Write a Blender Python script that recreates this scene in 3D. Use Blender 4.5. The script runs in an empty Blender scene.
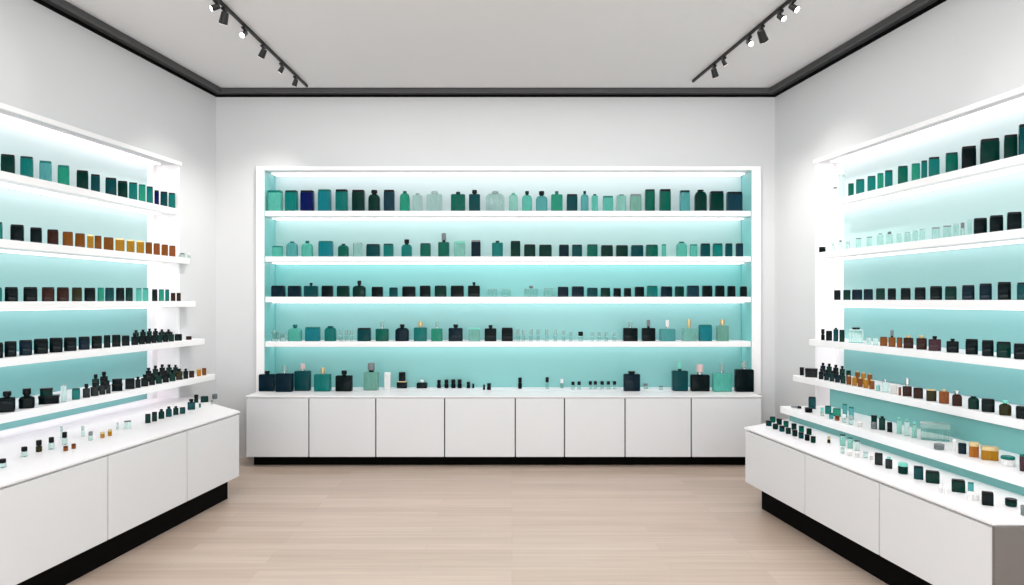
import bpy, math, random
from mathutils import Vector, Matrix
random.seed(7)
S = bpy.context.scene
COL = S.collection
F = 700.0            # focal length in pixels of the 1024 wide frame
EYE = 1.6            # camera height
KL, KR = .1257, .1386  # how much the two side walls splay open towards the viewer

# ------------------------------------------------------------------ materials
def lin(c):
    return tuple(((v/255)/12.92 if v/255 <= .04045 else ((v/255+.055)/1.055)**2.4) for v in c) + (1.0,)

MATS = {}
def mat(name, rgb, rough=.5, metal=0, trans=0, ior=1.45, emit=0, spec=.5, noise=0, noise_scale=30, coat=0):
    if name in MATS: return MATS[name]
    m = bpy.data.materials.new(name); m.use_nodes = True
    nt = m.node_tree; b = nt.nodes['Principled BSDF']
    b.inputs['Base Color'].default_value = lin(rgb)
    b.inputs['Roughness'].default_value = rough
    b.inputs['Metallic'].default_value = metal
    b.inputs['Transmission Weight'].default_value = trans
    b.inputs['IOR'].default_value = ior
    b.inputs['Specular IOR Level'].default_value = spec
    b.inputs['Coat Weight'].default_value = coat
    if emit:
        b.inputs['Emission Color'].default_value = lin(rgb)
        b.inputs['Emission Strength'].default_value = emit
    if noise:
        tc = nt.nodes.new('ShaderNodeTexCoord'); n = nt.nodes.new('ShaderNodeTexNoise')
        n.inputs['Scale'].default_value = noise_scale; n.inputs['Detail'].default_value = 3
        mr = nt.nodes.new('ShaderNodeMapRange')
        mr.inputs['To Min'].default_value = 1-noise; mr.inputs['To Max'].default_value = 1+noise
        hs = nt.nodes.new('ShaderNodeHueSaturation'); hs.inputs['Color'].default_value = lin(rgb)
        nt.links.new(tc.outputs['Object'], n.inputs['Vector'])
        nt.links.new(n.outputs['Fac'], mr.inputs['Value'])
        nt.links.new(mr.outputs['Result'], hs.inputs['Value'])
        nt.links.new(hs.outputs['Color'], b.inputs['Base Color'])
    MATS[name] = m
    return m

def glass(name, rgb, trans):
    """tinted glass: part transmission, part body colour, vertical colour streaks like thick glass"""
    if name in MATS: return MATS[name]
    m = mat(name, rgb, rough=.12, trans=trans, ior=1.25, spec=.25)
    nt = m.node_tree; b = nt.nodes['Principled BSDF']
    tc = nt.nodes.new('ShaderNodeTexCoord'); mp = nt.nodes.new('ShaderNodeMapping')
    mp.inputs['Scale'].default_value = (42, 42, 2.5)
    oi = nt.nodes.new('ShaderNodeObjectInfo')
    ad = nt.nodes.new('ShaderNodeVectorMath'); ad.operation = 'ADD'
    n = nt.nodes.new('ShaderNodeTexNoise'); n.inputs['Detail'].default_value = 1
    mr = nt.nodes.new('ShaderNodeMapRange'); mr.inputs['To Min'].default_value = .62; mr.inputs['To Max'].default_value = 1.4
    hs = nt.nodes.new('ShaderNodeHueSaturation'); hs.inputs['Color'].default_value = lin(rgb)
    nt.links.new(tc.outputs['Object'], mp.inputs['Vector'])
    nt.links.new(mp.outputs['Vector'], ad.inputs[0]); 
    sc = nt.nodes.new('ShaderNodeVectorMath'); sc.operation = 'SCALE'; sc.inputs['Scale'].default_value = .003
    nt.links.new(oi.outputs['Location'], sc.inputs[0]); nt.links.new(oi.outputs['Location'], ad.inputs[1])
    nt.links.new(ad.outputs['Vector'], n.inputs['Vector'])
    nt.links.new(n.outputs['Fac'], mr.inputs['Value']); nt.links.new(mr.outputs['Result'], hs.inputs['Value'])
    nt.links.new(hs.outputs['Color'], b.inputs['Base Color'])
    return m

M_WALL = mat('wall_paint', (217, 219, 221), .6, noise=.012, noise_scale=3)
M_CEIL = mat('ceiling_paint', (222, 222, 223), .7, noise=.01, noise_scale=3)
M_BLACK = mat('black_gap', (10, 10, 11), .8, spec=.1, noise=.05)
M_WHITE = mat('white_lacquer', (250, 250, 251), .35, noise=.006, noise_scale=8)
M_DOOR = mat('cabinet_lacquer', (224, 227, 230), .4, noise=.008, noise_scale=5)
M_PLINTH = mat('plinth_black', (4, 4, 4), .75, spec=.08, noise=.06)
M_TRACK = mat('track_black', (12, 12, 13), .5, noise=.05)
M_CARC = mat('carcass_grey', (96, 96, 98), .6, noise=.03)
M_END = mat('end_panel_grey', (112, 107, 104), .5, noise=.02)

def panel_mat(name, rgb):
    return mat(name, rgb, .35, noise=.02, noise_scale=1.3)

def strip_mat(name, power, rgb=(250, 231, 237)):
    return mat(name, rgb, emit=power)

def floor_mat():
    m = bpy.data.materials.new('oak_planks'); m.use_nodes = True
    nt = m.node_tree; b = nt.nodes['Principled BSDF']; L = nt.links
    tc = nt.nodes.new('ShaderNodeTexCoord')
    br = nt.nodes.new('ShaderNodeTexBrick')
    br.inputs['Scale'].default_value = 1.0
    br.inputs['Brick Width'].default_value = 1.5; br.inputs['Row Height'].default_value = .115
    br.inputs['Mortar Size'].default_value = .0012; br.inputs['Mortar Smooth'].default_value = .3
    br.inputs['Bias'].default_value = 0
    br.inputs['Color1'].default_value = lin((206, 187, 171)); br.inputs['Color2'].default_value = lin((193, 172, 155))
    br.inputs['Mortar'].default_value = lin((182, 160, 143))
    br.offset = .37; br.offset_frequency = 3
    mp = nt.nodes.new('ShaderNodeMapping'); mp.inputs['Scale'].default_value = (.7, 17, 1)
    n = nt.nodes.new('ShaderNodeTexNoise'); n.inputs['Scale'].default_value = 1.6; n.inputs['Detail'].default_value = 5
    mr = nt.nodes.new('ShaderNodeMapRange'); mr.inputs['To Min'].default_value = .78; mr.inputs['To Max'].default_value = 1.2
    hs = nt.nodes.new('ShaderNodeHueSaturation')
    L.new(tc.outputs['Object'], br.inputs['Vector']); L.new(tc.outputs['Object'], mp.inputs['Vector'])
    L.new(mp.outputs['Vector'], n.inputs['Vector']); L.new(n.outputs['Fac'], mr.inputs['Value'])
    L.new(br.outputs['Color'], hs.inputs['Color']); L.new(mr.outputs['Result'], hs.inputs['Value'])
    L.new(hs.outputs['Color'], b.inputs['Base Color'])
    b.inputs['Roughness'].default_value = .3
    b.inputs['Specular IOR Level'].default_value = .4
    return m
M_FLOOR = floor_mat()

# ------------------------------------------------------------------ mesh helpers
class MB:
    def __init__(self): self.v = []; self.f = []
    def box(self, x0, x1, y0, y1, z0, z1):
        return self.prism([(x0, y0), (x1, y0), (x1, y1), (x0, y1)], z0, z1)
    def prism(self, pts, z0, z1):
        a = sum(pts[i][0]*pts[(i+1) % len(pts)][1]-pts[(i+1) % len(pts)][0]*pts[i][1] for i in range(len(pts)))
        if a < 0: pts = pts[::-1]
        n = len(pts); o = len(self.v)
        self.v += [(p[0], p[1], z0) for p in pts] + [(p[0], p[1], z1) for p in pts]
        self.f.append(tuple(o+i for i in range(n-1, -1, -1))); self.f.append(tuple(o+n+i for i in range(n)))
        for i in range(n):
            j = (i+1) % n
            self.f.append((o+i, o+j, o+n+j, o+n+i))
        return self
    def loft(self, rings, T=None):
        """rings: list of equal-length closed loops (bottom to top), capped"""
        n = len(rings[0]); o = len(self.v)
        for r in rings:
            for p in r:
                p = Vector(p)
                self.v.append(tuple(T @ p) if T else tuple(p))
        for k in range(len(rings)-1):
            for i in range(n):
                j = (i+1) % n
                self.f.append((o+k*n+i, o+k*n+j, o+(k+1)*n+j, o+(k+1)*n+i))
        self.f.append(tuple(o+i for i in range(n-1, -1, -1)))
        e = o+(len(rings)-1)*n
        self.f.append(tuple(e+i for i in range(n)))
        return self
    def cyl(self, r0, r1, z0, z1, n=16, T=None):
        c = lambda r, z: [(r*math.cos(2*math.pi*i/n), r*math.sin(2*math.pi*i/n), z) for i in range(n)]
        e = min(.12*min(r0, r1), .2*abs(z1-z0))
        return self.loft([c(r0-e, z0), c(r0, z0+e), c(r1, z1-e), c(r1-e, z1)], T)
    def build(self, name, m, parent=None, smooth=35, bevel=0):
        me = bpy.data.meshes.new(name); me.from_pydata(self.v, [], self.f); me.update()
        me.materials.append(m)
        o = bpy.data.objects.new(name, me); COL.objects.link(o)
        if smooth:
            me.shade_smooth(); me.set_sharp_from_angle(angle=math.radians(smooth))
        if bevel:
            b = o.modifiers.new('bevel', 'BEVEL'); b.width = bevel; b.segments = 2; b.limit_method = 'ANGLE'
            b.angle_limit = math.radians(40)
        if parent: o.parent = parent
        return o

def rrect(hw, hd, r, z, seg=3):
    r = min(r, hw*.98, hd*.98); pts = []
    for cx, cy, a0 in ((hw-r, hd-r, 0), (-hw+r, hd-r, 90), (-hw+r, -hd+r, 180), (hw-r, -hd+r, 270)):
        for i in range(seg+1):
            a = math.radians(a0+90*i/seg)
            pts.append((cx+r*math.cos(a), cy+r*math.sin(a), z))
    return pts

def empty(name, loc, rz=0):
    o = bpy.data.objects.new(name, None); COL.objects.link(o)
    o.location = loc; o.rotation_euler = (0, 0, rz); o.empty_display_size = .02
    return o

def tag(o, label=None, cat=None, group=None, kind=None):
    if label: o['label'] = label
    if cat: o['category'] = cat
    if group: o['group'] = group
    if kind: o['kind'] = kind
    return o

def Lp(X0, Y): return (-(X0-KL*Y), Y)     # a plan point X0 out from the left hand line, at depth Y
def Rp(X0, Y): return (X0-KR*Y, Y)
SIDE = {'left': Lp, 'right': Rp}

# ------------------------------------------------------------------ the room
CZ = 3.682
YB = 7.11                      # face of the back wall
LX0, RX0 = 3.90, 3.657         # side wall faces
xl, xr = Lp(LX0, YB)[0], Rp(RX0, YB)[0]
YF = -1.2

fl = MB(); fl.prism([Lp(LX0+.1, YF), Rp(RX0+.1, YF), Rp(RX0+.1, YB+.1), Lp(LX0+.1, YB+.1)], -.08, 0)
tag(fl.build('floor', M_FLOOR, smooth=0), kind='structure')

# ceiling: a floating slab with a rounded edge, a black shadow gap round it
def ceil_loop(inset, z, front=YF):
    a = Lp(LX0-inset, YB-inset); b = Rp(RX0-inset, YB-inset)
    return [(*Lp(LX0-inset, front), z), (*Rp(RX0-inset, front), z), (b[0], b[1], z), (a[0], a[1], z)]
R0 = .16
rings = []
for i in range(9):
    t = i/8*math.pi/2
    rings.append(ceil_loop(.03+.42*(1-math.sin(t)), CZ+.10*(1-math.cos(t))))
cm = MB(); cm.loft(rings)
tag(cm.build('ceiling', M_CEIL, smooth=60), kind='structure')
for nm, ia, ib, tone in (('trim_ceiling_shade_dark', .06, .03, 5), ('trim_ceiling_shade_mid', .085, .06, 26), ('trim_ceiling_shade_pale', .108, .085, 78)):  # black-to-grey bands: the soft shade along the ceiling edge, put into colour
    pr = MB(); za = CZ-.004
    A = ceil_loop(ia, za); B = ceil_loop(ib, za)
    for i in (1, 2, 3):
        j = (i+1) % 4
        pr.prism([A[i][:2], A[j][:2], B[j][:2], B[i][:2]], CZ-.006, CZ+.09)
    pr.build(nm, mat('edge_shade_%d' % tone, (tone, tone, tone+1), .6, noise=.03), smooth=0)['kind'] = 'structure'
tr = MB(); tr.prism([p[:2] for p in ceil_loop(-.3, 0, YF-.1)], CZ+.16, CZ+.2)
tr.build('trim_ceiling_gap', M_BLACK, smooth=0)['kind'] = 'structure'
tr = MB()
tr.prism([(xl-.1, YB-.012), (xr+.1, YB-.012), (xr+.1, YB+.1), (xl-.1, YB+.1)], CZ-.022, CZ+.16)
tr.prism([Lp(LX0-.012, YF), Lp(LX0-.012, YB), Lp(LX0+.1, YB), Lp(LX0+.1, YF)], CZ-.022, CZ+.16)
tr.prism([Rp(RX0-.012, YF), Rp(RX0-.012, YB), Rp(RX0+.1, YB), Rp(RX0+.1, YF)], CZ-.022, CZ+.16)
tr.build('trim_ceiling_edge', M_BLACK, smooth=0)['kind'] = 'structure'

# back wall with its niche opening
NX0, NX1, NZ0, NZ1, NYB = -2.50, 2.42, .681, 2.915, 7.40
w = MB()
w.box(xl-.3, NX0, YB, YB+.4, 0, CZ+.2); w.box(NX1, xr+.3, YB, YB+.4, 0, CZ+.2)
w.box(NX0, NX1, YB, YB+.4, 0, NZ0-.03); w.box(NX0, NX1, YB, YB+.4, NZ1, CZ+.2)
tag(w.build('wall_back', M_WALL, smooth=0), kind='structure')
fr = MB()   # frame round the niche, liner inside it
fr.box(NX0-.08, NX0, YB-.05, YB-.002, NZ0-.03, NZ1+.035); fr.box(NX1, NX1+.09, YB-.05, YB-.002, NZ0-.03, NZ1+.035)
fr.box(NX0, NX1, YB-.05, YB-.002, NZ1, NZ1+.035); fr.box(NX0, NX1, YB-.05, NYB, NZ1-.006, NZ1-.0005); fr.box(NX0, NX1, YB-.01, NYB, NZ0-.029, NZ0)
fr.box(NX0-.05, NX1+.05, NYB, NYB+.03, NZ0-.03, NZ1+.03)
tag(fr.build('trim_niche_back', M_WHITE, smooth=0), kind='structure')

# side walls with their niches
SN = {'left': dict(X0=LX0, XB=4.15, Y0=3.0, Y1=6.5, zb=.695), 'right': dict(X0=RX0, XB=3.87, Y0=2.95, Y1=6.40, zb=.615)}
ZT = 2.85
for sd, P in SIDE.items():
    n = SN[sd]; X0, XB, Y0, Y1 = n['X0'], n['XB'], n['Y0'], n['Y1']
    q = lambda xa, xb, ya, yb: [P(xa, ya), P(xb, ya), P(xb, yb), P(xa, yb)]
    w = MB(); XO = XB+.12
    w.prism(q(X0, XO, YF, Y0), 0, CZ+.2); w.prism(q(X0, XO, Y1, YB+.02), 0, CZ+.2)
    w.prism(q(X0, XO, Y0, Y1), ZT, CZ+.2); w.prism(q(X0, XO, Y0, Y1), 0, n['zb']-.03)
    tag(w.build('wall_'+sd, M_WALL, smooth=0), kind='structure')
    fr = MB()
    fr.prism(q(XB+.015, XO+.02, Y0-.03, Y1+.03), n['zb']-.03, ZT+.03)
    fr.prism(q(X0+.002, XB+.015, Y0, Y1), n['zb']-.03, n['zb'])
    fr.prism(q(X0-.018, X0, Y0, Y1), ZT-.005, ZT+.03)
    fr.prism(q(X0+.002, XB+.015, Y1-.02, Y1), n['zb'], ZT)
    fr.prism(q(XB-.05, XB+.015, Y1-.085, Y1-.02), n['zb'], ZT)
    tag(fr.build('trim_niche_'+sd, M_WHITE, smooth=0), kind='structure')

# ------------------------------------------------------------------ shelves, glass back panels, light strips
def zof(h): return EYE+h
BACK = dict(top=(300-211)*7.10/F, second=(300-256.6)*7.10/F, third=(300-296.8)*7.10/F, lowest=(300-341.3)*7.10/F)
bz = {k: EYE+v for k, v in BACK.items()}
T = .055
PW = {}   # light strip strengths
def power(key): return PW.get(key, 9)

def strip(mb_pts, z, name, pw, parent):
    m = MB(); m.prism(mb_pts, z-.008, z); 
    o = m.build('light_strip', strip_mat('led_'+name, pw), parent, smooth=0)
    o['label'] = 'glowing cool white light strip'
    return o

levels = [('top', bz['top']), ('second', bz['second']), ('third', bz['third']), ('lowest', bz['lowest'])]
SP = {'back': [2.0, 2.6, 2.6, 2.8, 2.6], 'left': [2.2, 2.6, 2.4, 2.4, 2.2, 2.2], 'right': [2.2, 2.6, 2.4, 2.4, 2.2, 2.2]}
for k, (nm, z) in enumerate(levels):
    m = MB(); m.box(NX0+.003, NX1-.003, YB-.03, NYB-.022, z-T, z)
    o = m.build('display_shelf', M_WHITE, smooth=0, bevel=.004)
    tag(o, f'long white display shelf, {["topmost","second from top","third from top","lowest"][k]} of four in the back wall niche', 'shelf', 'white shelves in the back wall niche')
    strip([(NX0+.02, 7.25), (NX1-.02, 7.25), (NX1-.02, 7.365), (NX0+.02, 7.365)], z-T, f'back{k}', SP['back'][k+1], o)
m = MB(); m.box(NX0+.02, NX1-.02, 7.22, 7.36, NZ1-.014, NZ1-.0065)
o = m.build('light_strip', strip_mat('led_backtop', SP['back'][0]), smooth=0)
tag(o, 'cool white light strip under the top edge of the back wall niche', 'light strip')
for xa, xb, sw in ((NX0+.0005, NX0+.0025, 'left'), (NX1-.0025, NX1-.0005, 'right')):
    m = MB(); m.box(xa, xb, YB-.04, NYB-.022, NZ0+.001, NZ1-.008)
    tag(m.build('glass_side_panel', panel_mat('panel_back_2', (128, 202, 199)), smooth=0), f'narrow turquoise glass side panel at the {sw} end of the back wall niche', 'glass panel')
zs = [NZ1-.007] + [z for _, z in levels] + [NZ0]
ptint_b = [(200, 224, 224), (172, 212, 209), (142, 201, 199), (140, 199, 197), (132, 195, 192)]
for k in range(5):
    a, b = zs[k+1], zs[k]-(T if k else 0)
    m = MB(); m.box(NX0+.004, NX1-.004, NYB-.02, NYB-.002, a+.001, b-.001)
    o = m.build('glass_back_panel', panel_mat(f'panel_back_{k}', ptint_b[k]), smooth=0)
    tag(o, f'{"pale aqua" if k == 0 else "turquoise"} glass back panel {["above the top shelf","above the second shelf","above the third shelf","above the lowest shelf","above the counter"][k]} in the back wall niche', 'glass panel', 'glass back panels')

SH = {  # name, height above eye, front line, far end
 'left': [('top', .843, 3.90, 6.47), ('second', .392, 3.84, 6.556), ('third', -.01, 3.80, 6.585), ('fourth', -.366, 3.75, 6.645), ('fifth', -.700, 3.65, 6.64)],
 'right': [('top', .878, 3.655, 6.2), ('second', .425, 3.60, 6.25), ('third', 0.0, 3.60, 6.07), ('fourth', -.347, 3.50, 6.22), ('fifth', -.673, 3.40, 6.3), ('sixth', -.876, 3.02, 5.79)]}
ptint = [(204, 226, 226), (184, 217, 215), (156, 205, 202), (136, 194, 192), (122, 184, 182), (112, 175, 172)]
for sd, P in SIDE.items():
    n = SN[sd]; X0, XB, Y0, Y1 = n['X0'], n['XB'], n['Y0'], n['Y1']
    q = lambda xa, xb, ya, yb: [P(xa, ya), P(xb, ya), P(xb, yb), P(xa, yb)]
    YN = 3.12
    for k, (nm, h, xf, ye) in enumerate(SH[sd]):
        z = EYE+h
        m = MB()
        xb = 3.445 if nm == 'sixth' else XB-.001
        if ye > Y1-.1 and nm != 'sixth':
            m.prism([P(xf, YN), P(xf, ye), P(min(X0-.002, xf+.2) if xf < X0-.01 else xf+.001, ye), P(max(X0-.002, xf+.001), Y1-.09), P(XB-.052, Y1-.09), P(xb, YN)] if xf < X0-.01 else
                    [P(xf, YN), P(xf, Y1-.022), P(XB-.052, Y1-.09), P(xb, YN)], z-T, z)
        else:
            m.prism(q(xf, xb, YN, ye), z-T, z)
        o = m.build('display_shelf', M_WHITE, smooth=0, bevel=.004)
        tag(o, f'white display shelf, {nm} from the ceiling down' .replace('top from the ceiling down', 'topmost one') + f' on the {sd} wall', 'shelf', f'white shelves on the {sd} wall')
        if nm != 'sixth':
            strip(q(XB-.13, XB-.015, YN+.03, Y1-.10), z-T, f'{sd}{k}', SP[sd][k+1 if k+1 < 6 else 5], o)
    m = MB(); m.prism(q(XB-.13, XB-.015, Y0+.03, Y1-.10), ZT-.012, ZT-.001)
    o = m.build('light_strip', strip_mat('led_top'+sd, SP[sd][0]), smooth=0)
    tag(o, f'cool white light strip under the top edge of the {sd} wall niche', 'light strip')
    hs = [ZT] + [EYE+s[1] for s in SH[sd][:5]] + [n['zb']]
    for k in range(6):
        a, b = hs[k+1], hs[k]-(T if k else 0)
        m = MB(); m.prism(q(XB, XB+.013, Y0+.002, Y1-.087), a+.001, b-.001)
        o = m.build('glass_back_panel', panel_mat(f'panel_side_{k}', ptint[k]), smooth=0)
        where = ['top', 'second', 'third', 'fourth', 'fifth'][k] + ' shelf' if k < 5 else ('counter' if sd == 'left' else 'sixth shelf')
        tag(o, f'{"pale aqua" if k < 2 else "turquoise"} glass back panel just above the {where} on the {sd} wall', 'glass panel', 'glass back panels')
    if sd == 'right':
        z6 = EYE-.876
        m = MB(); m.prism(q(3.425, 3.44, YN+.01, 5.78), z6+.0005, EYE-.673-T-.006)
        tag(m.build('glass_upstand', panel_mat('panel_side_5', ptint[5]), smooth=0), 'turquoise glass upstand behind the sixth shelf on the right wall', 'glass panel')
        m = MB(); m.prism(q(3.06, 3.08, YN, 5.72), .615, z6-T)
        tag(m.build('glass_riser', panel_mat('panel_side_5', ptint[5]), smooth=0), 'low turquoise glass riser between the right counter and the sixth shelf', 'glass panel')

# ------------------------------------------------------------------ counters: plinth, cabinets, worktop
def cabinet(label, carc, door, z0, z1, group, zt):
    c = MB(); c.prism(carc, z0, z1)
    xs = [p[0] for p in door]; ys = [p[1] for p in door]
    root = empty('base_cabinet', (sum(xs)/len(xs), sum(ys)/len(ys), z0))
    tag(root, label, 'cabinet', group)
    loc = Vector(root.location)
    def sub(mb):
        mb.v = [tuple(Vector(v)-loc) for v in mb.v]; return mb
    sub(c).build('carcass', M_CARC, root, smooth=0)
    d = MB(); d.prism(door, z0, zt)
    sub(d).build('door', M_DOOR, root, smooth=0, bevel=.002)
    return root

WT = .010
# back
zt = .681
yf = 6.70
xs = [(x-512)*yf/F for x in (245.5, 308.6, 375.6, 444.5, 515.3, 564.5, 625.2, 691.5, 762)]
words = ['leftmost', 'second from left', 'third from left', 'fourth from left', 'fourth from right', 'third from right', 'second from right', 'rightmost']
for i in range(8):
    a, b = xs[i], xs[i+1]
    cabinet(f'white flat-front base cabinet, {words[i]} under the back counter', [(a+.001, yf+.03), (b-.001, yf+.03), (b-.001, YB-.02), (a+.001, YB-.02)],
            [(a+.006, yf+.005), (b-.006, yf+.005), (b-.006, yf+.03), (a+.006, yf+.03)], .097, zt-WT-.015, 'white cabinets of the back counter', zt-WT-.015)
m = MB(); m.box(xs[0], xs[-1], yf, YB-.055, zt-WT, zt)
m.box(xs[0]+.01, xs[-1]-.01, yf+.03, YB-.055, zt-WT-.015, zt-WT)
tag(m.build('worktop', M_WHITE, smooth=0), 'long white worktop of the back counter below the niche', 'worktop')
m = MB(); m.box((254-512)*6.79/F, xs[-1]-.06, 6.79, YB-.02, 0, .097)
tag(m.build('plinth', M_PLINTH, smooth=0), 'black recessed plinth under the back counter', 'plinth')

def side_counter(sd, xf, zt, zc, ys, toe, cut, words, wall):
    P = SIDE[sd]
    Y0, Y1 = ys[0], ys[-1]
    for i in range(len(ys)-1):
        a, b = ys[i], ys[i+1]
        last = i == len(ys)-2
        far = [P(xf+.03, b-.001)] if not last else [P(xf+.03, b-.02), P(cut[0]+.03, cut[1]-.02)]
        wx = wall if not last else cut[0]+.03
        carc = [P(xf+.03, a+.001)] + far + ([P(wall, b-.001)] if not last else [P(wall, cut[1]-.02)] if cut[0]+.03 < wall-.01 else []) + [P(wall, a+.001)]
        door = [P(xf+.005, a+.006), P(xf+.005, b-.006), P(xf+.03, b-.006 if not last else b-.012), P(xf+.03, a+.006)]
        cabinet(f'white flat-front base cabinet, {words[i]} under the {sd} counter', carc, door, zc, zt-WT-.015, f'white cabinets of the {sd} counter', zt-WT-.015)
    m = MB()
    m.prism([P(xf, Y0), P(xf, Y1), P(*cut), P(wall, cut[1]), P(wall, Y0)] if cut[0] < wall-.01 else [P(xf, Y0), P(xf, Y1), P(wall, cut[1]), P(wall, Y0)], zt-WT, zt)
    m.prism([P(xf+.03, Y0+.01), P(xf+.03, Y1-.03), P(cut[0], cut[1]-.05), P(wall, cut[1]-.05), P(wall, Y0+.01)], zt-WT-.015, zt-WT)
    tag(m.build('worktop', M_WHITE, smooth=0), f'long white worktop of the {sd} counter with its far corner cut off', 'worktop')
    m = MB()
    m.prism([P(toe[0], Y0+.05), P(toe[0], toe[1]), P(min(cut[0]+.05, wall-.005), cut[1]-.12), P(wall, cut[1]-.12), P(wall, Y0+.05)], 0, zc)
    tag(m.build('plinth', M_PLINTH, smooth=0), f'black recessed plinth under the {sd} counter', 'plinth')

side_counter('left', 2.925, .695, .17, [3.12, 4.17, 4.97, 5.69], (3.0, 5.64), (3.85, 6.56), ['nearest the viewer', 'middle one', 'farthest'], 3.895)
side_counter('right', 2.55, .615, .194, [3.094, 3.855, 4.59, 5.42], (2.66, 5.37), (3.10, 5.80), ['nearest the viewer', 'middle one', 'farthest'], 3.652)
P = Rp
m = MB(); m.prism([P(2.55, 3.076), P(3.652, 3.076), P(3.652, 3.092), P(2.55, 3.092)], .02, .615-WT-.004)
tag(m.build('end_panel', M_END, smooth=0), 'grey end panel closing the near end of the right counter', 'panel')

# ------------------------------------------------------------------ bottles and jars
COLS = {  # key: (rgb, transmission, word)
 'mint': ((104, 208, 190), .55, 'mint green'), 'pmint': ((165, 228, 214), .7, 'pale mint'), 'clear': ((214, 240, 234), .94, 'clear'),
 'gmint': ((140, 200, 182), .6, 'grey mint'), 'jade': ((40, 165, 135), .5, 'jade green'), 'teal': ((16, 128, 122), .42, 'teal'),
 'bteal': ((22, 138, 150), .42, 'blue-teal'), 'lteal': ((95, 182, 182), .5, 'light teal'), 'emer': ((4, 105, 88), .35, 'emerald'), 'dteal': ((4, 70, 74), .25, 'dark teal'),
 'dgrn': ((2, 48, 41), .15, 'dark green'), 'blk': ((3, 17, 19), .04, 'black'), 'navy': ((8, 22, 82), .2, 'navy blue'),
 'dnavy': ((4, 32, 45), .2, 'dark navy'), 'amber': ((142, 80, 20), .5, 'amber'), 'gold': ((196, 136, 36), .55, 'golden'),
 'brown': ((56, 28, 20), .25, 'dark brown'), 'olive': ((48, 46, 20), .25, 'olive'), 'maroon': ((72, 44, 52), .3, 'maroon grey'),
 'copper': ((140, 78, 38), .25, 'copper'), 'grey': ((120, 130, 132), .3, 'grey'), 'white': ((238, 238, 236), .15, 'white'), 'cgrey': ((38, 44, 44), .12, 'charcoal'),
 'tan': ((160, 98, 40), 0, 'tan'), 'frost': ((232, 232, 226), .35, 'frosted'), 'slate': ((20, 58, 72), .25, 'slate blue')}
CAPS = {'k': ((4, 8, 9), 0, .35, 'black'), 'g': ((206, 186, 140), .6, .3, 'gold'), 's': ((200, 204, 206), 1, .25, 'silver'),
        'c': ((210, 238, 232), 0, .1, 'clear'), 't': ((10, 105, 98), 0, .25, 'teal'), 'w': ((238, 238, 236), 0, .4, 'white'),
        'p': ((206, 186, 184), 0, .3, 'pinkish'), 'y': ((120, 126, 128), 0, .4, 'grey'), 'm': ((120, 205, 188), 0, .3, 'mint'), 'b': ((90, 48, 24), 0, .35, 'brown'), 'd': ((3, 52, 48), 0, .3, 'dark green')}
def bmat(c): return glass('glass_'+COLS[c][2].replace(' ', '_'), COLS[c][0], COLS[c][1])
def cmat(c):
    r, me, ro, w = CAPS[c]
    return mat('cap_'+w.replace(' ', '_'), r, ro, metal=me, trans=.7 if c == 'c' else 0, ior=1.25)
LIDS = {'blk': 'k', 'dgrn': 'k', 'dnavy': 'k', 'navy': 'k', 'dteal': 'k', 'emer': 'd', 'teal': 'd', 'bteal': 't', 'jade': 't', 'mint': 't', 'gmint': 'y', 'lteal': 't', 'slate': 'k',
        'pmint': 'm', 'clear': 'c', 'brown': 'k', 'olive': 'k', 'maroon': 'k', 'amber': 'b', 'gold': 'g', 'grey': 'y', 'cgrey': 'k', 'copper': 'b', 'white': 'w', 'frost': 'w', 'tan': 'g'}

ITEMS = []
KINDW = {'B': 'square bottle', 'R': 'round-shouldered bottle', 'C': 'square bottle', 'J': 'round jar', 'V': 'small vial', 'X': 'box', 'S': 'spray bottle', 'D': 'dropper'}
CATW = {'B': 'bottle', 'R': 'bottle', 'C': 'bottle', 'J': 'jar', 'V': 'vial', 'X': 'box', 'S': 'bottle', 'D': 'dropper'}
NAMEW = {'B': 'glass_bottle', 'R': 'round_shouldered_bottle', 'C': 'glass_bottle', 'J': 'cosmetic_jar', 'V': 'glass_vial', 'X': 'gift_box', 'S': 'spray_bottle', 'D': 'dropper'}

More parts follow.
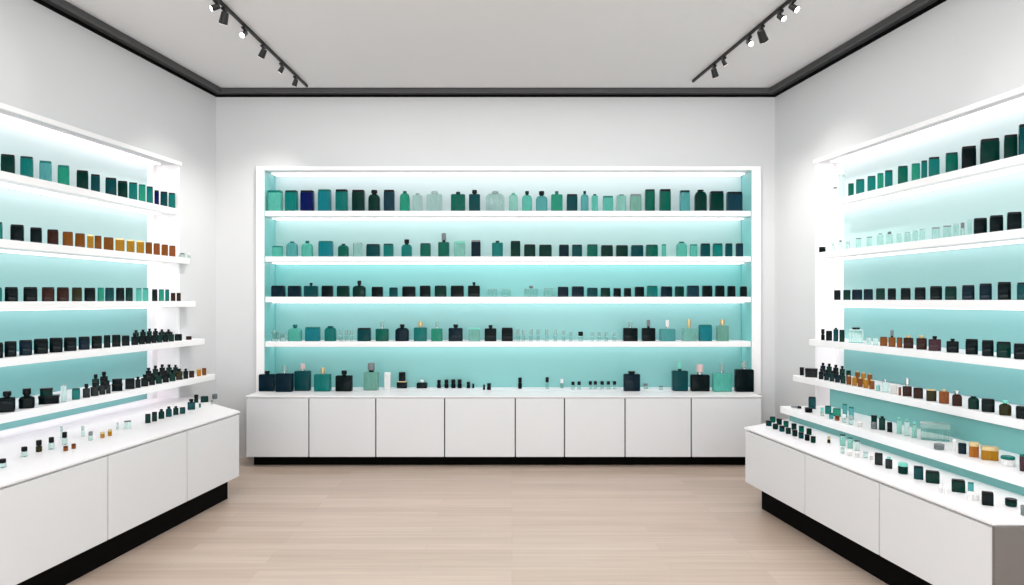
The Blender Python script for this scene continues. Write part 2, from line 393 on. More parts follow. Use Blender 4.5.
def make_item(style, loc, rz, w, d, h, col, cap):
    """cap: None or (w, h, colour key), in metres"""
    root = empty(NAMEW[style], loc, rz)
    bm_ = bmat(col)
    r = min(w, d)*.12
    g = lambda *a: MB().loft(list(a))
    if style == 'B':
        lc = cap[2] if cap else LIDS[col]
        lh = h*.11; e = min(w, d)*.06
        g(rrect(w/2-e, d/2-e, r, 0), rrect(w/2, d/2, r, e), rrect(w/2, d/2, r, h-lh-e), rrect(w/2-e*.7, d/2-e*.7, r, h-lh)).build('body', bm_, root)
        g(rrect(w/2-e*.5, d/2-e*.5, r, h-lh+.0003), rrect(w/2-e*.5, d/2-e*.5, r, h-e), rrect(w/2-e*1.6, d/2-e*1.6, r, h)).build('lid', cmat(lc), root)
    elif style in 'CRS':
        e = min(w, d)*.06
        if style == 'R':
            k = min(w*.5, h*.28); rr = []
            for t in (0, .25, .5, .75, 1):
                a = t*math.pi/2; s = 1-(1-math.cos(a))*.62
                rr.append(rrect(w/2*s, d/2*s, r*1.6, h-k+k*math.sin(a)))
            g(rrect(w/2-e, d/2-e, r*1.6, 0), rrect(w/2, d/2, r*1.6, e), *rr).build('body', bm_, root)
        else:
            g(rrect(w/2-e, d/2-e, r, 0), rrect(w/2, d/2, r, e), rrect(w/2, d/2, r, h-e*2), rrect(w/2-e*.8, d/2-e*.8, r, h-e*.6), rrect(w/2-e*2, d/2-e*2, r, h)).build('body', bm_, root)
        cw, ch, cc = cap if cap else (w*.3, h*.12, LIDS[col])
        cr = min(cw/2, d*.46); nh = ch*.22
        c = MB().cyl(cr, cr*.96, h+nh, h+ch, 14).build('cap', cmat(cc), root)
        MB().cyl(cr*.72, cr*.72, h-.0005, h+nh+.0005, 12).build('collar', cmat('s' if cc in 'cpsw' else 'g' if cc == 'g' else 'k'), c)
        if style == 'S':
            MB().cyl(cr*.5, cr*.5, h+nh*1.2, h+ch*.8, 10).build('pump', cmat('s'), c)
    elif style == 'J':
        lh = h*.32; q = .5*w
        lc = cap[2] if cap else LIDS[col]
        MB().cyl(q*.97, q, 0, h-lh, 20).build('body', bm_, root)
        MB().cyl(q*1.0, q*.98, h-lh+.0003, h, 20).build('lid', cmat(lc), root)
    elif style == 'V':
        q = .5*w; lc = cap[2] if cap else 'k'; bh = h*.5
        bo = MB().cyl(q, q, 0, bh, 14).build('body', bm_, root)
        MB().cyl(q*.6, q*.6, bh-.0004, bh+h*.06, 10).build('neck', bm_, bo)
        MB().cyl(q*.94, q*.9, bh+h*.06, h, 14).build('cap', cmat(lc), root)
    elif style == 'D':   # a slim pipette lying on its side
        Tm = Matrix.Translation((0, 0, h/2)) @ Matrix.Rotation(math.pi/2, 4, 'Y')
        MB().cyl(h*.3, h*.42, -w/2, w*.15, 12, Tm).build('pipette', cmat('y'), root)
        MB().cyl(h*.5, h*.46, w*.15, w/2, 12, Tm).build('bulb', cmat('k'), root)
    elif style == 'X':
        e = min(w, d)*.03; lh = h*.28
        g(rrect(w/2-e, d/2-e, e, 0, 2), rrect(w/2-e, d/2-e, e, h-lh, 2)).build('box_base', bm_, root)
        g(rrect(w/2, d/2, e, h-lh+.0003, 2), rrect(w/2, d/2, e, h, 2)).build('lid', cmat(cap[2] if cap else LIDS[col]), root)
    return root

def parse(txt):
    out = []
    for line in txt.strip().split('\n'):
        line = line.split('#')[0]
        for it in line.split(';'):
            t = it.split()
            if not t: continue
            d = dict(x0=float(t[0]), x1=float(t[1]), h=float(t[2]), col=t[3], style=t[4], cap=None, off=0.0, z=0.0, yb=None)
            for u in t[5:]:
                if '=' in u:
                    k, v = u.split('=')
                    if k == 'cap': a = v.split(','); d['cap'] = (float(a[0]), float(a[1]), a[2])
                    else: d[k] = float(v)
            out.append(d)
    return out

def shelf_row(place, group, items, pos):
    rec = []
    for d in items:
        xc = (d['x0']+d['x1'])/2; w = d['x1']-d['x0']
        loc, s, rz, ws, dmax, n = pos(d, xc, w)
        W = w*s*ws; H = d['h']*s
        D = min(.62*W, dmax) if d['style'] not in 'JV' else W
        if d['style'] == 'D': D = H
        if n is not None: loc = n(W, D)
        cap = (d['cap'][0]*s, d['cap'][1]*s, d['cap'][2]) if d['cap'] else None
        o = make_item(d['style'], (loc[0], loc[1], loc[2]+d['z']*s), rz, W, D, H, d['col'], cap)
        cw = CAPS[d['cap'][2] if d['cap'] else ('k' if d['style'] == 'V' else LIDS[d['col']])][3]
        hw = 'with '+cw+(' flat lid' if d['style'] in 'BJX' else ' cap')
        if d['style'] == 'D': base = 'slim grey dropper lying flat'
        else:
            c = COLS[d['col']][2]
            base = f'{c} {KINDW[d["style"]]} {hw}'
            if c == 'clear': base = base.replace('clear', 'clear glass', 1)
        rec.append((xc, base, o, CATW[d['style']]))
        ITEMS.append(o)
    ordw = ['first', 'second', 'third', 'fourth', 'fifth', 'sixth', 'seventh', 'eighth', 'ninth', 'tenth', 'eleventh', 'twelfth', 'thirteenth', 'fourteenth', 'fifteenth']
    cnt = {}
    for r in rec: cnt.setdefault(r[1], []).append(r)
    for base, rs in cnt.items():
        rs.sort(key=lambda r: r[0])
        N = len(rs)
        for i, r in enumerate(rs):
            if N == 1: ph = f'only {base} on the {place}'
            else:
                j = i if i < (N+1)//2 else N-1-i
                side = 'left' if i < (N+1)//2 else 'right'
                wd = ordw[j] if j else ''
                wd = ('leftmost' if side == 'left' else 'rightmost') if j == 0 else f'{wd} from {side}'
                ph = f'{wd} {base}, {place}'
            tag(r[2], ph, r[3], group)

# --- back wall rows
def back_pos(z):
    def pos(d, xc, w):
        def n(W, D):
            Y = YB-.03+.02+D/2+d['off']
            return ((xc-512)*Y/F, Y, z+.0005)
        return (0, 0, 0), 7.12/F, 0, .985, .075, n
    return pos

shelf_row('back wall top shelf', 'bottles on the back wall top shelf', parse('''
268.2 282.2 20.8 mint B; 285.7 297.6 20.8 teal B; 301 313.9 20.8 navy B; 318.5 331 21.8 bteal B; 336 347.7 21.8 teal B cap=1,1,k; 352.4 364.7 21.3 dgrn B
368.6 380 17 dgrn R cap=6.5,4.3,k; 384 394.6 21.3 slate B; 400 409.7 18 jade R cap=4,2.2,t; 412.7 422.5 16 clear C cap=4,2,c; 426.8 442.2 17 clear C cap=7,3,c
451 465.3 17 emer C cap=4.5,2.5,d; 469 480.2 17 dteal C cap=5.2,4.3,k; 485.8 504.6 18 clear R cap=9,2.2,c; 509 517.8 17 pmint R cap=4,1.5,m; 522 532 16.2 mint R cap=4,4,d
535.8 547.4 15.4 lteal R cap=5.5,4.8,k; 551 562.5 16.8 jade C cap=3.6,3.4,t; 566.6 577.3 17 dteal B; 580.8 588.5 17 lteal R cap=3,3.2,d; 591.7 598 15.4 mint C cap=4,1.5,d
602.8 613 15.2 mint B; 616.5 626 15.6 pmint C cap=6,1,t; 630 641 17 gmint B; 645 654.6 21.8 emer B; 659.6 670.4 22 emer B cap=1,1,k; 679.8 689.5 20.8 lteal B cap=1,1,d
694.7 706.3 20 dgrn R cap=8,1.4,k; 710 723 20 dgrn B; 726.8 741.7 19.4 slate B
'''), back_pos(bz['top']))
shelf_row('back wall second shelf', 'bottles on the back wall second shelf', parse('''
272.8 282.6 10.6 mint B; 286.8 297.6 14 lteal R cap=5,1.2,t; 302 312.7 13.5 mint R cap=4,2.4,t; 319 333 15.7 bteal B; 338.3 348.6 11.5 emer R cap=4,1.5,d; 353.5 362.6 14 clear B
366.7 380 12.6 dteal B; 383.8 393.4 13 teal B; 401.6 411.9 12.3 teal R cap=5,5,k; 420.4 430.8 13.4 emer B; 438.3 449.4 14.6 emer C cap=4.6,9,y; 454 465.3 15.6 pmint B
471.3 480.7 16.5 dnavy B cap=1,1,y; 492 503 14 teal C cap=4,2,d; 510.6 520.4 15.7 dgrn B; 524 535.4 12.3 dgrn B; 539 551.7 12 dgrn B; 558.9 568.8 12 dnavy B; 572 582 12 dteal B
587 597.4 12.3 emer B; 601 612.6 11.5 dgrn B; 616 627.6 11.5 dgrn B; 631 643 11.5 dteal B; 646 657.5 12 emer B; 661.8 666 12.3 mint B; 676.4 686.6 14 mint R cap=6,1,t
690 697 12.3 mint B; 700.7 709.7 13.2 dteal B; 713 722 13.2 teal B; 725.5 732 13.2 dteal B; 736 742.7 13.2 slate B
'''), back_pos(bz['second']))
shelf_row('back wall third shelf', 'bottles on the back wall third shelf', parse('''
272 285 11.2 dnavy B; 288.5 301 11 dnavy B; 304.5 317.8 11 dteal C cap=3,3,k; 322 333 11.2 blk B; 337.3 349.3 11 dgrn B; 353 365.7 11.2 dgrn R cap=4,5,k; 372 383 10 blk B; 389.5 397.7 9.3 dteal B
402.5 415.6 10.4 blk B; 420 430.6 11.2 blk B; 434.9 446.5 11.2 dgrn B; 450.8 464 11.2 blk B; 468 480 11.2 blk C cap=3,3.4,k; 486.7 497.8 7.8 clear B; 501 511 8 clear B; 524 538 8.4 clear C cap=4,2.6,y; 543.5 554 9 clear B
557.7 568.3 10 dnavy B; 571.7 583.8 10.4 dnavy B; 587 597.4 9 dteal B; 600.6 610 9 dgrn B; 613.4 620.8 8.7 blk B; 623.9 631 8.7 blk B; 634.8 643.9 10 blk B; 647 657.2 11 teal B; 661 671.8 10.4 dnavy B
675 683.6 10.4 dgrn B; 687 698.6 11.2 slate B; 702.4 711.8 11.2 blk B; 715.4 724 11.2 blk B; 727.7 735 10.8 blk B; 740.2 746.6 10.4 blk B
'''), back_pos(bz['third']))
shelf_row('back wall lowest shelf', 'bottles on the back wall lowest shelf', parse('''
271.5 278 9 clear C cap=3,2,c; 280 286 8 clear B; 288.6 301.6 13 mint R cap=4.5,3.5,t; 305.7 319.9 14 bteal B; 325 336 14 teal R cap=6,1,d; 339 342.6 11 clear V cap=1,1,c; 344.5 348 11 clear V cap=1,1,c; 349.6 353 11 clear V cap=1,1,c
357.8 370.8 13.2 dteal B; 376 388.6 12.4 emer C cap=4,7.5,c; 395.5 409 13.4 dnavy R cap=5,3.4,k; 414 427 13.6 teal C cap=5,6,g; 431.5 442.6 12.5 jade C cap=3.6,7,c; 448.6 462.8 13.2 dnavy C cap=5,3.6,k; 468.7 479.9 13.2 pmint B
484.6 496.5 12.8 blk C cap=4,3.2,k; 501.6 512.9 13.5 blk B; 516 519.8 12 clear V cap=1,1,c; 521.8 525 11 clear V cap=1,1,c; 529 533 12 clear V cap=1,1,c; 536.5 540 12 clear V cap=1,1,c; 545 548.5 12 clear V cap=1,1,c; 553.5 557 12 clear V cap=1,1,c
562 565.5 11 clear V cap=1,1,c; 569 572.5 9 clear V cap=1,1,c; 578 583.3 9.5 clear V; 590.5 594 9 clear V cap=1,1,c; 597.5 601 9 clear V cap=1,1,c; 604.5 608 9 clear V cap=1,1,c; 612.5 616 9 clear V cap=1,1,c
623 637.4 13.2 blk C cap=4,6,c; 641.8 655 13.2 blk S cap=3.6,8,y; 659.6 675 12.4 lteal S cap=3.6,8.6,w; 682 696 13 pmint S cap=4,9,g; 699 711.4 16.4 bteal B; 716.6 728 15.6 gmint S cap=5,6,g
'''), back_pos(bz['lowest']))

def counter_pos(d, xc, w):
    Y = min(max(643.3/((d['yb'] or 391)-300), 6.8), 7.31)
    return ((xc-512)*Y/F, Y, .6815), Y/F, 0, .985, .08, None
shelf_row('back counter', 'bottles standing on the back counter', parse('''
259.7 275 17 dnavy C cap=5,3,k; 276.4 293 18.3 dnavy C cap=4.5,7.7,c yb=391.6; 295 310.6 19.6 dteal S cap=5,7,p yb=390.4; 314.7 331 17 teal S cap=4.6,6.3,g; 336 352.4 15.6 blk C cap=5.5,5,k; 364 378.5 18 gmint S cap=7,9,y yb=390; 384.5 390.5 17 white B yb=389.5
397 407 6.8 blk B cap=1,1,g yb=386; 399 405.4 9 blk B cap=1,1,k z=6.9 yb=386; 416.8 427.3 5.4 blk C cap=4,2.6,w yb=386; 437 441 8 blk V yb=386.4; 444.3 448.6 8.4 blk V yb=386.4; 451 455.6 8.6 blk V yb=386.4; 457.4 461.8 8.6 blk V yb=386.4
466.5 470.2 6.2 blk V yb=387.5; 472 474.4 4.5 blk V yb=387; 483 485.2 5.2 blk V yb=389.8; 486.8 491.2 6.6 blk V yb=389.8; 518 522 11 blk V yb=388.6; 545.4 549 11.4 clear V yb=388.6; 560 563.5 9 clear V cap=1,1,w yb=388
571.2 574.8 7.6 clear V yb=389.3; 577.2 581 7.8 clear V yb=389.3; 588.6 592.2 7.8 clear V yb=389; 593.6 597.2 7.8 clear V yb=389; 600.2 604 7.8 clear V yb=389; 606.6 610.2 7.8 clear V yb=389; 612.8 616.4 7.8 clear V yb=389
623.4 639.8 17 dnavy C cap=8,2.6,k yb=390.8; 643.6 648 5 clear V cap=1,1,y yb=388.5; 659 663 3.6 clear J cap=1,1,y yb=389.5; 672 687.4 20 dteal S cap=5,8.6,m yb=390.6; 690.5 709 16.5 blk C cap=8,10,p; 712.5 731 18.2 mint S cap=4,10,c yb=391.3; 735 753 22.4 blk S cap=6,8,c yb=391.6
'''), counter_pos)

# --- side rows: bottles are turned 28 degrees towards the shop entrance
def side_pos(sd, X0f, h, XBk):
    sg = -1 if sd == 'left' else 1
    k = KL if sd == 'left' else KR
    rz = math.radians(28)*(-sg)*-1
    rz = math.radians(28) if sd == 'left' else -math.radians(28)
    def pos(d, xc, w):
        t = abs(xc-512)/F
        Y0 = (X0f+.06)/(t+k)
        th = math.atan(t)
        def n(W, D):
            ph = math.radians(55)
            off = W/2*math.sin(ph)+D/2*math.cos(ph)+.012 if d['style'] not in 'JV' else W/2+.012
            if d['off']: off = d['off']
            X0 = X0f+off
            Y = X0/(t+k)
            return (*SIDE[sd](X0, Y), EYE+h+.0005)
        return (0, 0, 0), Y0/F, rz, math.cos(th)*.99, .62*w*Y0/F*math.cos(th), n
    return pos
LS = {s[0]: s for s in SH['left']}; RS = {s[0]: s for s in SH['right']}
def srow(sd, nm, txt):
    s = (LS if sd == 'left' else RS)[nm]
    place = f'{sd} wall {nm} shelf'
    shelf_row(place, f'bottles and jars on the {place}', parse(txt), side_pos(sd, s[2], s[1], 0))
srow('left', 'top', '''1 15 19 dgrn B; 20.4 33.3 21 teal B; 39.5 51.8 20.5 lteal B; 57.8 69.5 20 jade B; 76.7 88.4 19 dgrn B; 91 100 17.6 dteal B
105.4 116.6 17.8 dteal B; 117.8 127.6 17 dgrn B; 129 137.4 17.6 teal B; 138.6 145.6 17.4 jade B; 146.6 153 17 teal B; 154.4 159 14.5 navy B; 160.4 167.4 15 dteal B; 168.6 175.2 15.4 teal B''')
srow('left', 'second', '''-9 2.5 17 teal B; 10.6 24 16.5 blk B; 30.4 42 15.5 blk B; 47.4 58.5 15.2 brown B; 62.7 73 14.4 amber B cap=1,1,b; 75.2 85 14 amber B; 87.2 93.6 13.6 gold B; 94.6 101.6 13.4 amber B; 103.7 113.6 13 amber B
115.4 124.6 13 gold B; 126.6 134.6 12.8 gold B; 136.4 144.2 12.8 gold B; 145.6 152.2 12 amber B; 153.4 160 11.8 copper B; 161.4 168 11.4 amber B; 169.2 175.4 11 copper B; 180 184.8 4.6 clear J cap=1,1,y; 187.4 190.4 5 clear V cap=1,1,w''')
srow('left', 'third', '''-10 1.7 14 teal B; 5 18 14.4 blk B; 23.6 37.4 14.4 blk B; 42 54.4 14.2 brown B; 57 69 14 brown B; 72 82 13.8 olive B; 84.4 95.4 13.5 blk B; 97.6 104 13.5 jade B; 105.2 114 13.5 dteal B
116 124.4 13.4 blk B; 125.6 132.8 13.4 dgrn B; 136 141.6 13 mint B; 142.8 148.4 13 mint B; 152 157.4 11.8 blk B; 158.8 164 11.8 jade B; 165.2 169.2 11.6 teal B; 170.8 175.4 8.2 brown B; 176.6 180.8 8.2 brown B''')
srow('left', 'fourth', '''-10 3 15.5 blk B; 4.7 16.5 15.5 blk B; 19.4 32 15.2 dnavy B; 34 48 15 blk B; 49.6 62.6 14.5 blk B; 64 76.6 13.5 blk B; 78.6 89.8 13 dnavy B; 91.6 102 12.6 blk B; 103.8 110.4 12.4 blk B; 112 120.6 11.8 blk B
121.8 129.6 10.2 blk B; 131.2 138.2 8.2 blk C cap=5.8,3.4,k; 138.8 145 8.2 blk C cap=5,3.2,k; 145.4 151 8 blk C cap=4.8,3.2,k; 151.4 156.6 7.8 blk C cap=4.4,3,k; 157 162.4 7.6 dgrn C cap=4.4,2.6,k; 162.8 168.2 7.4 blk C cap=4.4,2.4,k; 168.6 174 7.2 dgrn C cap=4.2,2.2,k;
133 139 11 dgrn C cap=4.6,2.4,k off=.2; 140 146 11 blk C cap=4.6,2.2,k off=.2; 147 152 11 dgrn C cap=4,2.6,k off=.2; 153 158 10.6 blk C cap=4,2.4,k off=.2; 159.4 164.4 9.6 dgrn C cap=4,2,k off=.2; 166 171 9 blk C cap=4,2,k off=.2; 174.6 182 6.6 blk B; 185.8 191.8 3.4 maroon J''')
srow('left', 'fifth', '''-1 15.2 14.6 blk C cap=10,6,k; 18.8 34.8 12 blk R cap=11,7.6,k; 38.5 59.8 8.2 blk X off=.075; 40 53 7.6 dgrn X z=8.3 off=.075; 60.8 66.6 16 clear C cap=3.4,2,c; 72 80 11 teal B
82.8 90 9 cgrey C cap=6.6,4.6,k; 90.6 98.6 9 cgrey C cap=7,4.4,k; 99.2 105.4 9 cgrey C cap=5.8,4.4,k; 106 110.6 8.6 cgrey C cap=4.4,4.4,k; 92 99.4 13 dgrn C cap=6.6,4.6,k off=.22; 100 108 14 blk C cap=7,4.8,k off=.22; 111.6 122.8 7 blk X off=.07; 112 122.4 5 blk X z=7.1 off=.07
125.2 134.8 10.4 blk B; 135.2 140.6 8.4 blk C cap=4.6,2.6,k; 141 148.4 8.4 blk C cap=6,3.4,k; 149 155 8.4 blk C cap=5,3.4,k; 155.6 162 8.4 dgrn C cap=5.4,3.6,k; 162.6 168.8 8.4 blk C cap=5,3.6,k; 169.4 175.4 8.2 dgrn C cap=5,3.2,k; 176 182.6 8.4 olive C cap=5.4,2.6,k; 183.2 188.2 7.6 blk C cap=4,2.4,k;
145.6 151.6 11.4 blk C cap=5,3,k off=.22; 152.4 158.4 12 dgrn C cap=5,3.4,k off=.22; 159.2 165.2 12 blk C cap=5,3.4,k off=.22; 166 172 11 dgrn C cap=5,3,k off=.22; 173 178 10 dgrn C cap=4.4,2.4,k off=.22; 189 194.2 6.6 brown B; 196.8 201 7.4 gold B; 202 206.2 7 amber B''')
def lcounter():
    return side_pos('left', 2.925, -.905, 0)
shelf_row('left counter', 'bottles and jars on the left counter', parse('''
-2 7 9.5 clear V off=.3; 20.4 28.2 11 clear V off=.4; 35.2 42.6 13 olive V off=.42; 48 54.8 13.4 clear V off=.40; 61.4 67.8 14.4 clear V off=.42; 63 68.4 5.2 copper J off=.28; 71.2 76.2 5.2 copper J off=.28
88 93.2 9.6 clear V cap=1,1,y off=.36; 100 105 6.6 gold J off=.34; 107.4 112.2 7 gold J off=.34; 123.6 131.8 8.6 clear B cap=1,1,k off=.40; 60 63.4 14 clear V cap=1,1,c off=.6; 81 85 12 clear V cap=1,1,c off=.5; 116 119 8 clear V cap=1,1,c off=.45
144.8 151 10.2 dgrn B off=.4; 151.6 157.4 10.4 dgrn B off=.4; 158 164.8 8.6 dgrn R cap=4.6,2,k off=.42; 165.4 172.2 9.4 dteal R cap=4.8,2,k off=.42; 172.8 178.8 7.6 dgrn C cap=4,2,k off=.42; 179.4 185.6 7 dteal B off=.40; 187 195.6 8.6 dteal C cap=5,3.4,k off=.45; 193.4 199 9.4 dgrn V off=.64; 200 209 7 dgrn B off=.58; 211.6 218 6 grey J off=.6; 198.6 201.2 4.6 jade V cap=1,1,t off=.44; 210.6 213.4 4.4 clear V cap=1,1,y off=.45
'''), lcounter())

srow('right', 'top', '''833.2 837.2 12.4 clear B cap=1,1,d; 838.4 841 24 clear B; 842.2 845 23 clear B; 848.2 853.8 12.7 emer B; 856 864.4 15 teal B; 867.4 875.6 15.5 teal B; 877.3 883.6 16 jade B; 884.8 892.6 17 teal B; 897.8 907.8 18.2 emer B
911.5 920 17.4 jade B; 921.2 927.2 18 teal B; 928.6 939.5 19.6 teal B cap=1,1,k; 945.5 957.8 20 emer B; 961.5 976 22.5 blk B; 980 999.3 25.5 dgrn B; 1004 1017.4 23.8 dgrn B; 1018.6 1033 31 dteal B''')
srow('right', 'second', '''818.8 825.8 5.4 blk J; 832 835 8 clear V cap=1,1,c; 838 843 8 clear C cap=3,2,y; 846 850 8 clear V cap=1,1,c; 855.6 861.6 10 clear B cap=1,1,y; 866.6 872.4 10 clear B cap=1,1,y; 876.8 883.6 10.4 clear C cap=4,2,c; 886 893 10.4 clear C cap=4.6,2.4,y
896.4 901.6 9.4 clear B; 904.2 910.6 10.6 clear B; 912.2 918 11 clear B; 919.4 925 11.4 clear B; 931.7 940 11.6 clear B cap=1,1,y; 943 951.4 12 clear B cap=1,1,y; 952.8 959 12.6 clear B; 960.4 964.6 13 clear V cap=1,1,y; 967.6 971.8 15 clear B; 973.6 986.8 16 blk B; 989.7 1003 16.8 blk B; 1007 1021.4 18 blk B''')
srow('right', 'third', '''834 840.6 9.8 blk B; 843.3 850.6 10 dgrn B; 852 862.4 10.4 dnavy B; 863.6 873 10.8 dnavy B; 876 885 11.6 dgrn B; 887.7 896 11.6 blk B; 900.7 910.6 12 blk B; 914.6 925.6 12.6 blk B; 930 942 13.8 blk B; 945 956.5 13.6 dgrn B
962 974.4 14.8 dnavy B; 979.4 991.7 16.4 dnavy B; 997.7 1010.8 18 blk B; 1017 1029 17.4 dteal B''')
srow('right', 'fourth', '''821 824.8 11 blk V; 826 832.2 9.8 blk B; 833.4 838.4 12 dteal C cap=3,1.4,k; 839.4 844.6 12 dgrn B; 848.5 863.5 13.4 clear S cap=8,2,k; 866.4 871 7.6 clear B; 873 878.4 7.6 clear B; 880 887.4 9 amber B; 888.4 895.6 9.4 amber C cap=3.2,7,y
896.8 902.4 10 copper B; 903.4 913.4 10.4 brown C cap=6,2.4,g; 916.3 926.8 11.4 brown C cap=7,2.6,g; 928.4 941 11.6 maroon C cap=4,3,k; 946.4 958.7 11.4 blk C cap=4,2.4,k; 965.5 977.8 15.4 blk B; 982 993.5 15.8 blk B; 996.6 1010.6 15.8 dgrn B; 1014 1027 15.6 blk B''')
srow('right', 'fifth', '''799.8 804 8 blk X off=.06; 805.2 817.6 8.6 cgrey X off=.06; 818.8 823.6 7.6 blk C cap=4,3,k off=.05; 824.2 829 7.6 dnavy C cap=4,3,k off=.05; 829.6 834.4 7.6 dgrn C cap=4,3,k off=.05; 835 840 7.6 dnavy C cap=4.2,3,k off=.05; 840.6 845.6 8 dgrn C cap=4.2,3,k off=.05; 820.4 825.6 11 dnavy C cap=4.4,3,k off=.2; 826.6 832 11.4 dgrn C cap=4.4,3,k off=.2; 833 838.6 11.4 blk C cap=4.4,3,k off=.2; 839.6 845 11.4 dgrn C cap=4.4,3,k off=.2; 846 851 11 dgrn B off=.2
846.4 851.4 8 amber C cap=4,1.4,g off=.05; 852 857 8 gold C cap=4,1.4,g off=.05; 857.6 862.8 8 amber C cap=4,1.4,g off=.05; 863.4 868.6 8 gold C cap=4,1.4,g off=.05; 869.2 874.6 8 amber C cap=4,1.4,g off=.05; 855 860 11 amber C cap=4,1.4,g off=.19; 861 866 11 gold C cap=4,1.4,g off=.19; 867.4 872.4 11 amber C cap=4,1.4,g off=.19; 876 880 5.6 pmint J; 882 888.6 10 clear C cap=3,2.4,s; 890.4 897 9.6 frost B; 898.4 901.2 8 copper B
902.6 911.8 9.8 brown C cap=6.4,8,s; 913.3 923 10.4 brown B; 926.3 936.4 11.6 olive B cap=1,1,g; 939 949 11.8 copper C cap=6,2,g; 952 962 11.6 brown R cap=6.4,3.6,s; 968 979 11.8 dgrn R cap=6,1,k; 981.6 994.5 13 blk B; 999 1011.3 11.2 olive R cap=5,3.6,m; 1016 1028 12.2 blk B''')
srow('right', 'sixth', '''791 801.4 2.6 grey D off=.06; 804.6 812.6 4.6 blk J off=.05; 808.4 816 12.4 dteal B off=.18; 820.4 824 8 clear V cap=1,1,m off=.06; 825 831.4 8.4 teal B off=.16; 832.6 841 8 jade B off=.16; 829 833.4 6 lteal J off=.05; 834.8 839.6 4.6 copper J off=.05; 842.4 847.4 14.4 lteal B off=.18; 848.6 854 13 lteal B off=.18
842 846.4 8 clear V cap=1,1,w off=.05; 848.4 853.4 8.6 clear V cap=1,1,c off=.05; 857.6 862.4 5.4 frost J off=.06; 870.6 877.4 7.2 grey J off=.1; 871 877.2 6.4 dgrn X z=7.3 off=.1; 878.8 885.4 12 dgrn C cap=4,2,k off=.13; 887 892.4 10 blk B off=.13
896.4 902 14 pmint C cap=3.4,3,m off=.15; 904 909.6 14.4 clear C cap=3.4,3,m off=.15; 911.6 917 13.6 pmint C cap=3.4,3,m off=.15; 919 950.6 17.5 clear X off=.24 cap=1,1,c; 933.6 944.6 5.4 grey J off=.055; 952.4 956.4 12 white B off=.1; 958 966.4 10.6 dnavy B off=.1; 968.8 979 15 tan X off=.1; 980.6 998.6 13.6 gold X off=.13; 1000 1015.6 9.4 white J off=.12 cap=1,1,t; 1019.5 1030 17 maroon B cap=1,1,t off=.1''')
shelf_row('right counter', 'bottles and jars on the right counter', parse('''
765.6 772 5.4 dteal J off=.22; 772.4 778.6 5.6 dgrn J off=.2; 779 785 6 dteal J off=.2; 785.4 791.2 6.2 dgrn J off=.2; 769.4 775.8 6.2 emer J off=.33; 776.2 782.4 6.4 dgrn J off=.33; 783 789 6.6 emer J off=.33
791.8 797.8 6.4 dgrn J off=.2; 798.2 804 6.4 dteal J off=.2; 804.4 810 6.4 blk J off=.2; 810.4 816 6.6 dgrn J off=.2; 791 797 6.8 dgrn J off=.33; 798.4 804.4 6.8 emer J off=.33; 806 812 6.8 dgrn J off=.33
827 830.6 7.4 olive V cap=1,1,g off=.3; 839.4 846 12.6 pmint B cap=1,1,d off=.34; 847.2 853.2 12 pmint B cap=1,1,t off=.34; 854.4 860 11.4 clear B cap=1,1,d off=.34; 840.6 844.8 6 clear J off=.2; 847.4 852 6 frost J off=.2; 855 859.6 6.4 frost J off=.22; 863 868 7 clear J off=.26; 869.6 873.4 8 frost V cap=1,1,w off=.26
874.4 883 12.6 cgrey B off=.22; 885 892.6 9.8 cgrey C cap=6,2.4,m off=.22; 897.4 908.6 11.4 dgrn J cap=1,1,m off=.22; 913.4 923.6 13.6 dteal B off=.22; 925 940 12.6 dgrn B off=.24; 939 942.6 9 white V cap=1,1,w off=.14; 944 948.4 9.6 white V cap=1,1,w off=.14
951 965.6 13 dgrn B off=.24; 967.4 974 10.6 lteal B off=.3; 967 979.6 8 white X off=.2; 981.2 993.8 14 blk B off=.2; 1004 1018 8 dgrn J off=.3; 1020 1030 10.4 grey J off=.24
'''), side_pos('right', 2.55, -.985, 0))

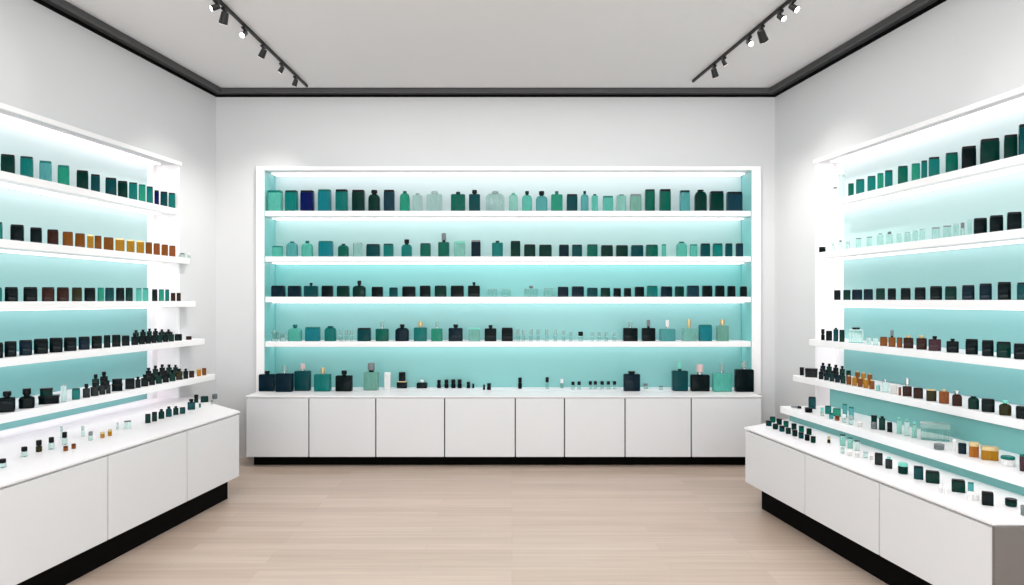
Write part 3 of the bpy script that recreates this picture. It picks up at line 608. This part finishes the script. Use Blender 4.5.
# ------------------------------------------------------------------ track lights
M_LENS = mat('lamp_lens', (255, 246, 236), emit=14)
M_LENSD = mat('lamp_lens_dim', (255, 246, 236), emit=2.5)
def track(pts, label):
    (x0, y0), (x1, y1) = pts
    dx, dy = x1-x0, y1-y0; L = math.hypot(dx, dy); nx, ny = -dy/L*.009, dx/L*.009
    m = MB(); m.prism([(x0+nx, y0+ny), (x1+nx, y1+ny), (x1-nx, y1-ny), (x0-nx, y0-ny)], CZ-.022, CZ-.0005)
    tag(m.build('light_track', M_TRACK, smooth=0), label, 'light track')
TL = ((-2.075, 2.6), (-1.985, 6.78)); TRr = ((2.18, 2.6), (1.713, 6.63))
track(TL, 'thin black ceiling light track on the left')
track(TRr, 'thin black ceiling light track on the right')
def spot(tr, t_y, size, direction, lit, label, energy=10):
    (x0, y0), (x1, y1) = tr
    x = x0+(x1-x0)*(t_y-y0)/(y1-y0)
    root = empty('track_spotlight', (x, t_y, CZ-.03))
    tag(root, label, 'spotlight', 'black spotlights on the ceiling tracks')
    s = size
    MB().box(-.014, .014, -.03, .03, -.014, 0).build('adapter', M_TRACK, root, smooth=0)
    MB().cyl(.007, .007, -.012-s*.55, -.012, 10).build('stem', M_TRACK, root)
    d = Vector(direction).normalized()
    Tm = Matrix.Translation((0, 0, -.012-s*.5)) @ d.to_track_quat('Z', 'Y').to_matrix().to_4x4()
    hd = MB().cyl(s*.30, s*.36, -s*.35, s*.62, 20, Tm).build('lamp_head', M_TRACK, root)
    MB().cyl(s*.31, s*.31, s*.621, s*.632, 20, Tm).build('lens', M_LENS if lit else M_LENSD, hd)
    ld = bpy.data.lights.new('spot_beam', 'SPOT'); ld.energy = energy; ld.spot_size = math.radians(75); ld.spot_blend = 1; ld.shadow_soft_size = .03
    ld.color = (1, .96, .9)
    lo = bpy.data.objects.new('spot_beam', ld); COL.objects.link(lo); lo.parent = root
    lo.matrix_local = Matrix.Translation((0, 0, -.012-s*.5)) @ Matrix.Translation(d*s*.7) @ (-d).to_track_quat('Z', 'Y').to_matrix().to_4x4()
ws = ['nearest', 'second nearest', 'third nearest', 'third farthest', 'second farthest', 'farthest']
for i, (y, s, d, lit) in enumerate([(4.80, .06, (-.8, -.5, -.5), True), (4.93, .085, (-.3, .3, -.8), False), (5.28, .06, (-.2, -.7, -.6), True), (5.655, .075, (-.5, .3, -.8), False), (6.08, .06, (-.6, .1, -.98), False), (6.44, .065, (-.38, .27, -.85), False)]):
    spot(TL, y, s, d, lit, f'black track spotlight{" with glowing lens" if lit else ""}, {ws[i]} of six on the left ceiling track', 52 if i > 3 else 12)
for i, (y, s, d, lit) in enumerate([(4.80, .065, (.5, -.5, -.6), True), (4.97, .06, (.4, -.6, -.6), True), (5.25, .095, (.5, .45, -.8), False), (5.46, .06, (.2, -.7, -.6), True), (5.93, .05, (.6, .1, -.98), False), (6.13, .08, (.38, .36, -.85), False)]):
    spot(TRr, y, s, d, lit, f'black track spotlight{" with glowing lens" if lit else ""}, {ws[i]} of six on the right ceiling track', 52 if i > 3 else 12)

# ------------------------------------------------------------------ light
def area(name, loc, rot, sx, sy, e, col=(1, 1, 1)):
    l = bpy.data.lights.new(name, 'AREA'); l.shape = 'RECTANGLE'; l.size = sx; l.size_y = sy; l.energy = e; l.color = col
    o = bpy.data.objects.new(name, l); COL.objects.link(o); o.location = loc; o.rotation_euler = rot
    return o
area('added_overhead_fill', (0, 4.2, CZ-.04), (0, 0, 0), 4.2, 4.6, 66, (1, .995, .985))  # added soft fill from above to light the room evenly, no real fitting
area('added_front_fill', (0, -1.0, 1.5), (math.radians(90), 0, 0), 6.5, 2.6, 88, (1, .99, .98))  # added fill lamp behind the camera, stands for no window
area('added_ceiling_fill', (0, -.6, 2.5), (math.radians(155), 0, 0), 4.5, 1.5, 170, (.94, .975, 1))  # unseen lamp added behind the camera to brighten the ceiling
wd = bpy.data.worlds.new('world'); S.world = wd; wd.use_nodes = True
wd.node_tree.nodes['Background'].inputs['Color'].default_value = (1, .99, .98, 1)
wd.node_tree.nodes['Background'].inputs['Strength'].default_value = 1.0

# ------------------------------------------------------------------ camera and view
cd = bpy.data.cameras.new('camera'); cam = bpy.data.objects.new('camera', cd); COL.objects.link(cam)
cam.location = (0, 0, EYE); cam.rotation_euler = (math.radians(90), 0, 0)
cd.sensor_width = 36; cd.lens = 36*F/1024; cd.shift_y = 7.5/1024
S.camera = cam
S.view_settings.view_transform = 'Standard'; S.view_settings.look = 'None'
S.view_settings.exposure = 0; S.view_settings.gamma = 1
S.cycles.max_bounces = 10; S.cycles.transmission_bounces = 8; S.cycles.diffuse_bounces = 4
S.cycles.caustics_reflective = False; S.cycles.caustics_refractive = False
S.cycles.sample_clamp_indirect = 6
